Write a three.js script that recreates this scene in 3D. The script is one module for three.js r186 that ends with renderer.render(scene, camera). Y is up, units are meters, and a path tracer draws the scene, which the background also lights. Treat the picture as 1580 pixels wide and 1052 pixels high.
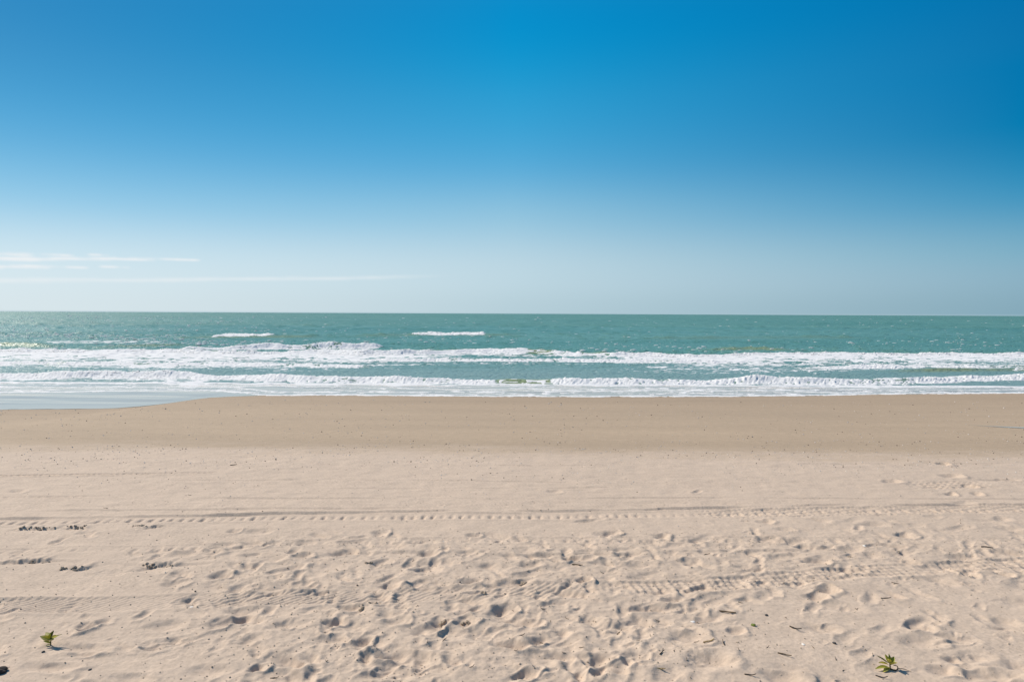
import * as THREE from 'three';
import { mergeGeometries } from 'three/addons/utils/BufferGeometryUtils.js';

// ------------------------------------------------------------------ camera, sky, sun, exposure
const H = 2.6, SEA = -0.7, F = 1053;                 // eye height above the dry sand, sea level, focal length in photo pixels
const PITCH = -0.0404, ROLL = 0.0044;
const scene = new THREE.Scene();
const camera = new THREE.PerspectiveCamera(2 * Math.atan(526 / F) * 180 / Math.PI, 1580 / 1052, 0.1, 30000);
camera.position.set(0, H, 0);
camera.rotation.set(PITCH, 0, ROLL, 'YXZ');
camera.updateMatrixWorld(true);

const renderer = new THREE.WebGLRenderer({ antialias: true });
renderer.setSize(1024, 681);
renderer.toneMapping = THREE.LinearToneMapping;
const EXPOSURE = 1.25; renderer.toneMappingExposure = EXPOSURE;
renderer.shadowMap.enabled = true;
renderer.shadowMap.type = THREE.PCFSoftShadowMap;

const SUN_AZ = -61 * Math.PI / 180, SUN_EL = 40 * Math.PI / 180;
const sunDir = new THREE.Vector3(Math.sin(SUN_AZ) * Math.cos(SUN_EL), Math.sin(SUN_EL), -Math.cos(SUN_AZ) * Math.cos(SUN_EL));
const sun = new THREE.DirectionalLight(new THREE.Color().setRGB(1.0, 0.93, 0.82), 4.35);
sun.position.copy(sunDir).multiplyScalar(200);
sun.target.position.set(0, 0, -15); scene.add(sun); scene.add(sun.target);
sun.position.add(sun.target.position);
sun.castShadow = true; sun.shadow.radius = 2; sun.shadow.mapSize.set(4096, 4096);
Object.assign(sun.shadow.camera, { left: -60, right: 60, top: 60, bottom: -60, near: 1, far: 500 });

// ------------------------------------------------------------------ noise
function rng(seed) { let a = seed >>> 0; return () => { a = (a + 0x6D2B79F5) >>> 0; let t = a; t = Math.imul(t ^ (t >>> 15), t | 1); t ^= t + Math.imul(t ^ (t >>> 7), t | 61); return ((t ^ (t >>> 14)) >>> 0) / 4294967296; }; }
const PERM = new Uint8Array(512), GX = new Float32Array(256), GY = new Float32Array(256);
{ const r = rng(77), p = [...Array(256).keys()]; for (let i = 255; i > 0; i--) { const j = Math.floor(r() * (i + 1)); [p[i], p[j]] = [p[j], p[i]]; }
  for (let i = 0; i < 512; i++) PERM[i] = p[i & 255];
  for (let i = 0; i < 256; i++) { const a = r() * Math.PI * 2; GX[i] = Math.cos(a); GY[i] = Math.sin(a); } }
function noise(x, y) {                                // gradient noise, about -0.7 .. 0.7
  const xf = Math.floor(x), yf = Math.floor(y), u = x - xf, v = y - yf, X = xf & 255, Y = yf & 255;
  const a = PERM[X] + Y, b = PERM[X + 1] + Y, g0 = PERM[a & 511], g1 = PERM[b & 511], g2 = PERM[(a + 1) & 511], g3 = PERM[(b + 1) & 511];
  const su = u * u * u * (u * (u * 6 - 15) + 10), sv = v * v * v * (v * (v * 6 - 15) + 10);
  const n0 = GX[g0] * u + GY[g0] * v, n1 = GX[g1] * (u - 1) + GY[g1] * v, n2 = GX[g2] * u + GY[g2] * (v - 1), n3 = GX[g3] * (u - 1) + GY[g3] * (v - 1);
  const t0 = n0 + (n1 - n0) * su, t1 = n2 + (n3 - n2) * su; return t0 + (t1 - t0) * sv;
}
const fbm = (x, y, o) => { let s = 0, a = 1; for (let i = 0; i < o; i++) { s += a * noise(x + i * 17.3, y - i * 9.1); x *= 2.03; y *= 2.03; a *= 0.5; } return s; };
const clamp = (x, a = 0, b = 1) => x < a ? a : x > b ? b : x;
const smooth = (a, b, x) => { const t = clamp((x - a) / (b - a)); return t * t * (3 - 2 * t); };
const mix = (a, b, t) => a + (b - a) * t;

// ------------------------------------------------------------------ sky: clear air, whiter towards the horizon and the sun, a few thin clouds low in the left
{
  const EL = [0, 2.5, 4.5, 8, 12.2, 18, 24.4, 45, 90];
  const SKY = [                                        // towards the sun, a third of the way round, away from it; from the horizon up
    [[.69, .79, .83], [.67, .80, .86], [.58, .76, .86], [.29, .58, .80], [.11, .41, .70], [.035, .275, .57], [.02, .225, .51], [.07, .21, .45], [.11, .20, .38]],
    [[.47, .62, .69], [.51, .67, .75], [.48, .66, .76], [.29, .55, .73], [.10, .41, .69], [.02, .33, .64], [.004, .265, .59], [.07, .21, .44], [.11, .20, .38]],
    [[.24, .40, .49], [.26, .44, .55], [.20, .42, .56], [.055, .30, .52], [.003, .205, .445], [.003, .175, .425], [.003, .16, .41], [.06, .18, .40], [.11, .20, .38]]];
  const at3 = (t, e) => { let k = 0; while (k < EL.length - 2 && e > EL[k + 1]) k++; const u = clamp((e - EL[k]) / (EL[k + 1] - EL[k])), q = i => t[clamp(i, 0, EL.length - 1)];
    return [0, 1, 2].map(c => { const m0 = k ? (q(k + 1)[c] - q(k - 1)[c]) / (EL[k + 1] - EL[k - 1]) : 0, m1 = k < EL.length - 2 ? (q(k + 2)[c] - q(k)[c]) / (EL[k + 2] - EL[k]) : 0, w = EL[k + 1] - EL[k], u2 = u * u, u3 = u2 * u; return Math.max(0.001, (2 * u3 - 3 * u2 + 1) * q(k)[c] + (u3 - 2 * u2 + u) * m0 * w + (3 * u2 - 2 * u3) * q(k + 1)[c] + (u3 - u2) * m1 * w); }); };
  const W = 3072, Hh = 1536, data = new Float32Array(W * Hh * 4);
  for (let j = 0; j < Hh; j++) {
    const el = ((j + 0.5) / Hh - 0.5) * Math.PI, e = Math.max(el, 0) * 180 / Math.PI, ce = Math.cos(el), se = Math.sin(el);
    const row = SKY.map(t => at3(t, e));
    for (let i = 0; i < W; i++) {
      const th = ((i + 0.5) / W - 0.5) * Math.PI * 2, dx = Math.cos(th) * ce, dz = Math.sin(th) * ce;
      const c = dx * sunDir.x + se * sunDir.y + dz * sunDir.z, ha = (Math.cos(th) * sunDir.x + Math.sin(th) * sunDir.z) / Math.cos(SUN_EL), near = 0.5 + 0.5 * ha;
      const t1 = clamp((near - 0.43) / 0.312), t2 = clamp((near - 0.742) / 0.215);
      let [r, g, b] = [0, 1, 2].map(k => mix(mix(row[2][k], row[1][k], t1), row[0][k], t2));
      const aur = 0.5 * Math.exp((c - 1) / 0.012) + 0.06 * Math.exp((c - 1) / 0.07); r += aur; g += aur; b += aur * 0.97;   // air lit up round the sun
      if (e > 0.5 && e < 9) {
        const az = Math.atan2(dx, -dz) * 180 / Math.PI;
        if (az > -75 && az < 0) {
          const ee = e - (az + 37) * 0.033, n = fbm(az * 0.16, e * 2.6, 5), n2 = fbm(az * 0.5 + 40, e * 5, 4);
          const bar = (e0, thick, a0, a1, s) => { const u = (az - a0) / (a1 - a0), t = thick * Math.pow(clamp(1 - u), 0.6); return t <= 0 ? 0 : clamp(1.3 - Math.abs(ee - e0 - 0.14 * n) / t + 0.6 * n2) * s * smooth(-75, -62, az); };
          let cl = Math.max(bar(3.56, 0.22, -46, -24.0, 1), bar(3.0, 0.12, -60, -28.5, 0.9), bar(3.85, 0.17, -62, -30, 0.85), 0.5 * clamp(1 - Math.abs(ee - 2.05 + 0.1 * n) / 0.2 + 0.3 * n2) * smooth(-4, -14, az) * smooth(-75, -50, az));
          cl = clamp(cl); r = mix(r, 0.87, cl); g = mix(g, 0.89, cl); b = mix(b, 0.905, cl);
        }
      }
      const k = (j * W + i) * 4; data[k] = r / EXPOSURE; data[k + 1] = g / EXPOSURE; data[k + 2] = b / EXPOSURE; data[k + 3] = 1;
    }
  }
  const sky = new THREE.DataTexture(data, W, Hh, THREE.RGBAFormat, THREE.FloatType);
  sky.mapping = THREE.EquirectangularReflectionMapping; sky.magFilter = sky.minFilter = THREE.LinearFilter; sky.colorSpace = THREE.LinearSRGBColorSpace; sky.needsUpdate = true;
  scene.background = sky; scene.environment = sky;
}

// ------------------------------------------------------------------ where a point of the photograph lies on the beach
const _v = new THREE.Vector3();
function ray(px, py) { _v.set((px - 790) / F, -(py - 526) / F, -1).applyQuaternion(camera.quaternion); return _v.clone(); }
function ground(px, py) { const r = ray(px, py); let t = H / -r.y; for (let k = 0; k < 12; k++) t = (H - profile(r.x * t, r.z * t)) / -r.y; return [r.x * t, r.z * t]; }
function onSea(px, py) { const r = ray(px, py), t = (H - SEA) / -r.y; return [r.x * t, r.z * t]; }
const inv = camera.quaternion.clone().invert();
function toPhoto(x, y, z) { _v.set(x, y - H, z).applyQuaternion(inv); return [790 + F * _v.x / -_v.z, 526 - F * _v.y / -_v.z]; }
function path(list, find) {                           // a line running across the view: z as a smooth function of x
  const p = list.map(([a, b]) => find(a, b)).sort((a, b) => a[0] - b[0]);
  return x => {
    if (x <= p[0][0]) return p[0][1]; const n = p.length - 1; if (x >= p[n][0]) return p[n][1];
    let k = 0; while (x > p[k + 1][0]) k++;
    const t = (x - p[k][0]) / (p[k + 1][0] - p[k][0]), g = q => q <= 0 || q >= n ? (p[Math.min(q + 1, n)][1] - p[Math.max(q - 1, 0)][1]) / (p[Math.min(q + 1, n)][0] - p[Math.max(q - 1, 0)][0]) : (p[q + 1][1] - p[q - 1][1]) / (p[q + 1][0] - p[q - 1][0]);
    const w = p[k + 1][0] - p[k][0], m0 = g(k) * w, m1 = g(k + 1) * w, t2 = t * t, t3 = t2 * t;
    return (2 * t3 - 3 * t2 + 1) * p[k][1] + (t3 - 2 * t2 + t) * m0 + (-2 * t3 + 3 * t2) * p[k + 1][1] + (t3 - t2) * m1;
  };
}
const shoreD = path([[-900, 655], [-300, 640], [0, 632], [140, 631], [230, 626], [330, 613], [520, 610], [800, 612], [1150, 611.5], [1400, 608], [1580, 606.5], [2200, 600]], onSea);
function profile(x, z) {                              // beach without its relief: flat upper beach, then a gentle slope down to the water line and on under it
  const d = -z, ds = -shoreD(x), t = (d - 12.8) / (ds - 12.8), s = t < 0.12 ? (t < -0.12 ? 0 : Math.pow(t + 0.12, 2) / 0.48) : t;
  return Math.max(SEA * (s < 1 ? s : 1 + (s - 1) * 0.8), -6);
}
function tag(o, label, category, group, kind) { if (label) o.userData.label = label; if (category) o.userData.category = category; if (group) o.userData.group = group; if (kind) o.userData.kind = kind; o.castShadow = o.receiveShadow = true; o.traverse(c => { c.castShadow = c.receiveShadow = true; }); return o; }
const taken = {};
function numbered(n) { const k = taken[n] = (taken[n] ?? -1) + 1; return k ? `${n}_${String(k).padStart(3, '0')}` : n; }

// ------------------------------------------------------------------ relief of the sand: footprints, tyre tracks, ridges
const rs = rng(5);
const pits = [];                                      // x, z, turn, half length, half width, depth, kind
function pit(x, z, turn, a, b, depth, rim = 0.3) { pits.push({ x, z, c: Math.cos(turn), s: Math.sin(turn), a, b, depth, rim, seed: rs() * 100, reach: Math.max(a, b) * 2.2 }); }
function trample(px, py) {                            // how trodden the beach is at a place of the photograph
  const zone = smooth(805, 850, py) * mix(1, 0.75, smooth(1000, 1052, py));
  const left = smooth(120, 520, px + (py - 900) * 0.2), right = 1 - 0.88 * smooth(1080, 1330, px + Math.max(0, py - 890) * 1.1) * smooth(875, 905, py);
  const far = 0.5 * smooth(770, 815, py) * smooth(1000, 1300, px);
  return Math.max(zone * mix(0.13, 1, left) * right, far * 0.7, 0.03 * smooth(720, 760, py));
}
for (let k = 0; k < 5200; k++) {
  const d = 3.9 + 8.4 * Math.pow(rs(), 1.15), x = (rs() * 2 - 1) * (d * 0.95 + 0.6), [px, py] = toPhoto(x, 0, -d), w = trample(clamp(px, 0, 1580), py);
  if (rs() > w * 0.8) continue;
  const big = rs();
  if (big < 0.36) pit(x, -d, (rs() - 0.5) * 2.4 + Math.PI / 2, 0.11 + 0.04 * rs(), 0.05 + 0.02 * rs(), 0.014 + 0.026 * rs(), 0.22);
  else if (big < 0.62) pit(x, -d, (rs() - 0.5) * 1.2, 0.11 + 0.12 * rs(), 0.07 + 0.06 * rs(), 0.02 + 0.03 * rs(), 0.12);
  else pit(x, -d, rs() * 6.3, 0.025 + 0.05 * rs(), 0.02 + 0.025 * rs(), 0.006 + 0.012 * rs(), 0.4);
}
// the prints that stand out in the photograph: [x, y, half width px, half height px, turn, depth]
for (const [px, py, hw, hh, turn, dep] of [
  [622, 1014, 44, 11, 0.35, 0.045], [556, 992, 13, 10, 0, 0.045], [440, 1018, 34, 10, 0.3, 0.035], [397, 1030, 13, 6, 0, 0.035], [335, 962, 15, 10, 0.6, 0.04], [372, 954, 11, 7, 0.3, 0.03],
  [676, 962, 13, 9, 0.5, 0.055], [717, 958, 14, 8, -0.4, 0.045], [785, 995, 26, 7, 0.1, 0.045], [827, 987, 12, 10, 0.8, 0.045], [910, 958, 16, 8, 0.3, 0.04], [814, 961, 19, 6, 0, 0.035], [775, 942, 17, 7, 0.1, 0.04],
  [1010, 938, 24, 5, -0.1, 0.04], [1060, 940, 20, 7, 0.3, 0.035], [1275, 911, 16, 6, -0.5, 0.05], [1259, 921, 14, 6, -0.4, 0.05], [883, 862, 28, 4, 0, 0.05], [900, 895, 11, 4, 0, 0.045], [1255, 866, 18, 4, 0.2, 0.04],
  [338, 887, 13, 7, 0.2, 0.045], [466, 858, 12, 4, 0, 0.04], [603, 901, 13, 6, 0, 0.04], [610, 959, 18, 6, -0.3, 0.035], [515, 959, 16, 4, 0.1, 0.03], [660, 855, 13, 5, 0, 0.04], [586, 920, 15, 5, 0.3, 0.035],
  [118, 1000, 40, 7, 0.15, 0.028], [130, 967, 14, 6, 0.6, 0.035], [127, 1009, 18, 5, 0.1, 0.03], [268, 900, 16, 6, 0.4, 0.03], [320, 852, 17, 4, 0.1, 0.035], [70, 1030, 40, 8, 0.1, 0.03],
  [1090, 1022, 34, 14, -0.3, 0.04], [1060, 983, 26, 10, 0.2, 0.04], [980, 1012, 16, 9, 0.1, 0.035], [968, 1022, 8, 7, 0, 0.035], [925, 1015, 13, 13, 1.2, 0.04], [885, 1030, 12, 26, -0.35, 0.035], [810, 1040, 12, 10, 0.7, 0.035],
  [1205, 1046, 26, 9, 0.2, 0.04], [1420, 990, 28, 10, -0.1, 0.032], [1468, 992, 24, 3, -0.1, 0.02], [1455, 1034, 18, 8, 0, 0.04], [1520, 1042, 42, 8, 0, 0.04], [1470, 1018, 10, 5, 0, 0.03], [1185, 833, 17, 5, 0, 0.04], [1300, 880, 28, 4, 0, 0.035],
  [1136, 974, 12, 5, 0, 0.035], [1467, 735, 14, 3, 0, 0.05], [1375, 743, 12, 2.5, 0, 0.045], [1440, 751, 18, 1.5, 0, 0.03], [1495, 750, 9, 3, 0, 0.045], [1467, 762, 7, 2.5, 0.2, 0.04], [1508, 762, 7, 2.5, 0, 0.04], [1540, 741, 26, 1.6, 0, 0.03], [1456, 716, 8, 2, 0, 0.05],
  [1395, 826, 14, 3.5, 0, 0.04], [1180, 805, 11, 3, 0, 0.04], [1020, 828, 10, 4, 0, 0.045], [944, 822, 11, 3, 0, 0.045], [585, 822, 11, 4, 0, 0.04], [730, 826, 10, 3, 0, 0.04], [360, 820, 9, 3, 0, 0.035],
]) { const [x, z] = ground(px, py), d = -z, sx = d / F, sz = d * d / (H * F); pit(x, z, turn, hw * sx * 1.2, Math.max(0.035, hh * sz * 1.15), dep * 1.5, 0.25); }
const CELL = 0.25, bins = new Map();
for (const p of pits) { for (let i = Math.floor((p.x - p.reach) / CELL); i <= (p.x + p.reach) / CELL; i++) for (let j = Math.floor((p.z - p.reach) / CELL); j <= (p.z + p.reach) / CELL; j++) { const k = i * 100003 + j; (bins.get(k) ?? bins.set(k, []).get(k)).push(p); } }

const tracks = [                                      // centre line, half width, kind of tread, lug spacing, depth
  { at: path([[-500, 818], [0, 806], [300, 800], [530, 797], [800, 796], [1050, 793], [1300, 787], [1580, 786], [2100, 780]], ground), half: 0.14, kind: 'dimple', step: 0.125, depth: 0.02, from: -99, to: 99 },
  { at: path([[900, 796], [1200, 790], [1400, 787], [1580, 784], [2100, 776]], ground), half: 0.2, kind: 'block', step: 0.075, depth: 0.012, from: 2.2, to: 99 },
  { at: path([[-500, 862], [0, 851], [250, 845], [530, 836], [800, 833], [1100, 833], [1300, 833], [1580, 834], [2100, 836]], ground), half: 0.09, kind: 'dimple', step: 0.125, depth: 0.013, from: -99, to: 99 },
  { at: path([[-500, 948], [0, 935], [150, 934], [300, 926], [450, 922], [600, 919], [760, 912], [900, 909], [1050, 905], [1170, 896], [1300, 884], [1450, 876], [1580, 869], [2100, 850]], ground), half: 0.15, kind: 'slant', step: 0.075, depth: 0.0155, from: -99, to: 99 },
  { at: path([[-500, 737], [0, 734], [310, 730], [700, 728]], ground), half: 0.05, kind: 'fine', step: 0.09, depth: 0.035, from: -99, to: -4.6 },
  { at: path([[-500, 768], [0, 767], [200, 766], [700, 764]], ground), half: 0.05, kind: 'fine', step: 0.12, depth: 0.015, from: -7.6, to: -5.6 },
  { at: path([[1300, 750], [1400, 749], [1500, 748], [1580, 748]], ground), half: 0.22, kind: 'block', step: 0.12, depth: 0.02, from: 5.9, to: 7.6 },
];
const grooves = [                                     // long scrape lines
  [[-400, 806], [0, 801], [300, 796], [530, 791], [700, 789], [900, 789], [1050, 785], [1300, 780], [1580, 779], [2000, 776]], [[500, 754], [760, 754], [1000, 752]], [[300, 769], [700, 770], [1100, 769], [1500, 770], [2000, 769]],
  [[500, 853], [700, 854], [800, 857], [1100, 851], [1300, 850]], [[-300, 874], [0, 870], [80, 867], [250, 872], [500, 860]], [[560, 720], [900, 718], [1300, 716], [1900, 714]], [[-300, 792], [0, 790], [400, 786], [700, 783]], [[200, 742], [500, 741], [900, 744]],
].map((l, i) => ({ at: path(l, ground), x0: ground(...l[0])[0], x1: ground(...l[l.length - 1])[0], d: [0.027, 0.011, 0.013, 0.014, 0.018, 0.012, 0.011, 0.01][i] }));
const ledges = [[[18, 816], [140, 815]], [[205, 814], [262, 813]], [[92, 877], [146, 875]], [[213, 873], [282, 870]], [[0, 868], [82, 865]]].map(l => ({ at: path(l, ground), x0: ground(...l[0])[0], x1: ground(...l[1])[0] }));

function relief(x, z) {
  const d = -z, dry = 1 - smooth(12.0, 13.6, d), wx = x + 0.03 * noise(x * 9, z * 9), wz = z + 0.03 * noise(x * 9 + 31, z * 9 - 7);
  let h = dry * (0.014 * fbm(x * 0.9, z * 1.3, 3) + 0.006 * fbm(x * 4.1, z * 5.5, 3)) + (1 - dry) * 0.006 * fbm(x * 0.25, z * 1.1, 3);
  if (d > 14 || d < 2.5) return h;
  const [px, py] = d > 3 ? toPhoto(x, 0, z) : [790, 1052], tr = dry * trample(clamp(px, 0, 1580), Math.min(py, 1040));
  h += tr * 0.75 * (0.013 * fbm(x * 3.3 + 9, z * 3.9, 4) + 0.011 * (0.25 - Math.abs(fbm(x * 5.5, z * 8.5, 3))) + 0.005 * fbm(x * 15, z * 19, 2)) + dry * 0.0016 * noise(x * 38, z * 38);
  h += dry * 0.004 * (1 - Math.abs(noise(x * 1.2 + 3, z * 7.5 + 0.6 * noise(x, z))) * 2.4) * smooth(13, 11, d) * smooth(7.5, 9, d);
  // tracks
  for (const t of tracks) {
    if (x < t.from || x > t.to) continue;
    const v = z - t.at(x); if (Math.abs(v) > t.half * 1.8) continue;   // v > 0: nearer the camera
    const live = smooth(-0.75, -0.1, noise(x * 0.55 + t.step * 90, t.half * 50)) * smooth(t.from, t.from + 0.5, x) * smooth(t.to, t.to - 0.6, x) * (1 - 0.55 * tr * smooth(-0.2, 0.4, noise(x * 1.5, z * 1.5)));
    const q = v / t.half, edge = smooth(1.12, 0.9, Math.abs(q)), j = noise(x * 6, z * 5) * 0.02 + 0.03 * noise(x * 1.3, 5 + t.half * 40), vary = 0.75 + 0.9 * noise(Math.round(x / t.step) * 3.7, t.half * 60);
    if (t.kind === 'dimple') {
      const c = Math.cos((x + j) / t.step * Math.PI * 2), w = Math.exp(-Math.pow((q - 0.25) / 0.5, 2));
      h += live * (-t.depth * 0.35 * edge - t.depth * vary * smooth(0.0, 0.8, c) * w + 0.3 * t.depth * Math.exp(-Math.pow((Math.abs(q) - 1.2) / 0.25, 2)));
    } else if (t.kind === 'slant') {
      const flip = smooth(0.2, 1.2, x), g = Math.cos((x + v * mix(1.15, -0.12, flip) + j) / t.step * Math.PI * 2), g2 = Math.cos(v / 0.075 * Math.PI * 2 + 1) * flip;
      h += live * edge * (-0.35 * t.depth - 0.5 * t.depth * smooth(-0.3, 0.5, g) + 0.22 * t.depth * g2);
      h += live * 0.5 * t.depth * Math.exp(-Math.pow((Math.abs(q) - 1.15) / 0.2, 2));
    } else if (t.kind === 'block') {
      const g = smooth(-0.4, 0.3, Math.cos((x + j) / t.step * Math.PI * 2)) * smooth(-0.5, 0.2, Math.cos(v / 0.11 * Math.PI * 2 + Math.round((x + j) / t.step) * 1.3));
      h += live * edge * (-0.3 * t.depth - 0.7 * t.depth * g);
    } else {
      const c = smooth(-0.5, 0.6, Math.cos((x + j) / t.step * Math.PI * 2));
      h += live * t.depth * (-(0.6 + 0.4 * c) * smooth(1.2, 0.3, Math.abs(q)) + 0.5 * Math.exp(-Math.pow((q - 1.3) / 0.4, 2)));
    }
  }
  for (const g of grooves) {
    if (x < g.x0 || x > g.x1) continue;
    const v = z - g.at(x) + 0.02 * noise(x * 2.3, g.d * 900); if (Math.abs(v) > 0.16) continue;
    const live = smooth(-0.35, 0.15, noise(x * 0.8 + g.d * 3000, 3.7)) * smooth(g.x0, g.x0 + 0.5, x) * smooth(g.x1, g.x1 - 0.5, x);
    h += live * g.d * (-0.8 * Math.exp(-Math.pow(v / 0.028, 2)) + 0.5 * Math.exp(-Math.pow((v + 0.06) / 0.035, 2)));
  }
  for (const g of ledges) {                           // crumbling edges that face the camera
    if (x < g.x0 || x > g.x1) continue;
    const v = z - g.at(x) + 0.05 * noise(x * 4, 11.3) + 0.05 * noise(x * 17, z * 5) + 0.025 * noise(x * 40, 5); if (Math.abs(v) > 0.3) continue;
    const live = smooth(-0.45, 0.25, noise(x * 7.5, 77) + 0.6 * noise(x * 21, 3)) * smooth(g.x0, g.x0 + 0.08, x) * smooth(g.x1, g.x1 - 0.08, x);
    h += live * (0.018 * smooth(0.012, -0.010, v) * smooth(-0.2, -0.02, v) - 0.015 * Math.exp(-Math.pow((v - 0.03) / 0.035, 2)));
  }
  // footprints
  const list = bins.get(Math.floor(x / CELL) * 100003 + Math.floor(z / CELL));
  if (list) for (const p of list) {
    const dx = wx - p.x, dz = wz - p.z, u = (dx * p.c + dz * p.s) / p.a, v = (-dx * p.s + dz * p.c) / p.b;
    const waist = 1 + 0.18 * Math.cos(u * 2.6), r = Math.sqrt(u * u + (v * waist) * (v * waist)) * (1 + 0.28 * noise(u * 1.1 + p.seed, v * 1.1));
    if (r > 2.1) continue;
    h += 0.53 * p.depth * (-smooth(1.2, 0.2, r) + p.rim * Math.exp(-Math.pow((r - 1.28) / 0.24, 2)) * (1 + 0.8 * u));
  }
  return h;
}
const sandY = (x, z) => profile(x, z) + relief(x, z);

// ------------------------------------------------------------------ materials with fine grain
function texture(size, fn, srgb) {
  const d = new Uint8Array(size * size * 4);
  for (let j = 0; j < size; j++) for (let i = 0; i < size; i++) { const c = fn(i, j, size), k = (j * size + i) * 4; d[k] = c[0]; d[k + 1] = c[1]; d[k + 2] = c[2]; d[k + 3] = 255; }
  const t = new THREE.DataTexture(d, size, size); t.wrapS = t.wrapT = THREE.RepeatWrapping; t.magFilter = THREE.LinearFilter; t.minFilter = THREE.LinearMipmapLinearFilter; t.generateMipmaps = true; if (srgb) t.colorSpace = THREE.SRGBColorSpace; t.needsUpdate = true; return t;
}
function tiling(nx, ny, o) { return (i, j, s) => { const u = i / s, v = j / s, a = fbm(u * nx, v * ny, o), b = fbm((u - 1) * nx, v * ny, o), c = fbm(u * nx, (v - 1) * ny, o), d = fbm((u - 1) * nx, (v - 1) * ny, o); return mix(mix(a, b, u), mix(c, d, u), v); }; }
const gr = rng(11), grainT = tiling(40, 40, 4), patchT = tiling(6, 6, 4);
const sandMap = texture(1024, (i, j, s) => {
  let v = 236 + 26 * grainT(i, j, s) + 14 * patchT(i, j, s) + (gr() - 0.5) * 20, r = v, g = v, b = v; const q = gr();
  if (q < 0.0035) { const k = 0.45 + 0.3 * gr(); r *= k; g *= k * 0.97; b *= k * 0.95; } else if (q < 0.01) { r += 22; g += 22; b += 26; }
  return [clamp(r, 0, 255), clamp(g, 0, 255), clamp(b, 0, 255)];
}, true);
const bumpFine = tiling(90, 90, 3), bumpMid = tiling(22, 22, 3);
const sandBump = texture(1024, (i, j, s) => { const v = clamp(128 + 60 * bumpMid(i, j, s) + 50 * bumpFine(i, j, s) + (gr() - 0.5) * 46, 0, 255); return [v, v, v]; });
const sandMat = new THREE.MeshStandardMaterial({ name: 'sand', color: 0xffffff, map: sandMap, bumpMap: sandBump, bumpScale: 0.006, roughness: 0.95, vertexColors: true });

// ------------------------------------------------------------------ sand: one sheet, finely meshed where it is near
function sheet(cols, rows, at) {                      // at(i, j) -> [x, z]
  const pos = new Float32Array(cols * rows * 3), idx = new Uint32Array((cols - 1) * (rows - 1) * 6); let q = 0;
  for (let j = 0; j < rows; j++) for (let i = 0; i < cols; i++) { const k = (j * cols + i) * 3, p = at(i, j); pos[k] = p[0]; pos[k + 2] = p[1]; }
  for (let j = 0; j < rows - 1; j++) for (let i = 0; i < cols - 1; i++) { const a = j * cols + i, b = a + 1, c = a + cols, d = c + 1; idx[q++] = a; idx[q++] = b; idx[q++] = c; idx[q++] = b; idx[q++] = d; idx[q++] = c; }
  const g = new THREE.BufferGeometry(); g.setAttribute('position', new THREE.BufferAttribute(pos, 3)); g.setIndex(new THREE.BufferAttribute(idx, 1)); return g;
}
function colRow(inner, outer, rowZ, halfOf, far) {    // inner even columns, then ever wider ones out to the far side
  const cols = inner + 2 * outer;
  return [cols, rowZ.length, (i, j) => { const w = halfOf(rowZ[j]); let x; if (i < outer) { const t = (outer - i) / outer; x = -mix(w, far, Math.pow(t, 4)); } else if (i >= inner + outer) { const t = (i - inner - outer + 1) / outer; x = mix(w, far, Math.pow(t, 4)); } else x = -w + 2 * w * (i - outer) / (inner - 1); return [x, rowZ[j]]; }];
}
{
  const rowZ = [400, 150, 60, 25, 10, 4, 1, -1, -2, -2.8]; let d = 3.3;
  while (d < 33) { rowZ.push(-d); d += 0.0092 * Math.pow(Math.max(d, 4.2) / 4.8, 1.6); }
  for (d = 33; d < 220; d *= 1.15) rowZ.push(-d);
  rowZ.reverse();
  const g = sheet(...colRow(980, 14, rowZ, z => Math.max(4.4, -z * 0.86 + 1.3), 900)), p = g.attributes.position, n = p.count, col = new Float32Array(n * 3), uv = new Float32Array(n * 2);
  for (let k = 0; k < n; k++) {
    const x = p.getX(k), z = p.getZ(k), dd = -z; p.setY(k, sandY(x, z)); uv[2 * k] = x / 1.3; uv[2 * k + 1] = z / 1.3;
    const e = 0.5 * fbm(x * 0.35, z * 1.6, 4) + 0.25 * fbm(x * 2.1, z * 5, 3);
    const damp = smooth(11.9, 13.9, dd + e * 1.2 + 0.25 * Math.sin(x * 0.2)), wet = smooth(-0.30, -0.62, profile(x, z) + 0.05 * e) * damp, tone = 1 + 0.05 * e + 0.03 * noise(x * 0.4, z * 0.4) + damp * 0.09 * fbm(x * 0.07, z * 0.55 + 0.02 * x, 4);
    col[3 * k] = tone * mix(mix(0.622, 0.458, damp), 0.415, wet); col[3 * k + 1] = tone * mix(mix(0.470, 0.332, damp), 0.297, wet); col[3 * k + 2] = tone * mix(mix(0.348, 0.217, damp), 0.192, wet);
  }
  g.setAttribute('color', new THREE.BufferAttribute(col, 3)); g.setAttribute('uv', new THREE.BufferAttribute(uv, 2)); g.computeVertexNormals();
  const m = new THREE.Mesh(g, sandMat); m.name = 'sand'; scene.add(m); tag(m, 'pale trodden sand of the beach with tyre tracks', 'sand', null, 'structure');
}

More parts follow.
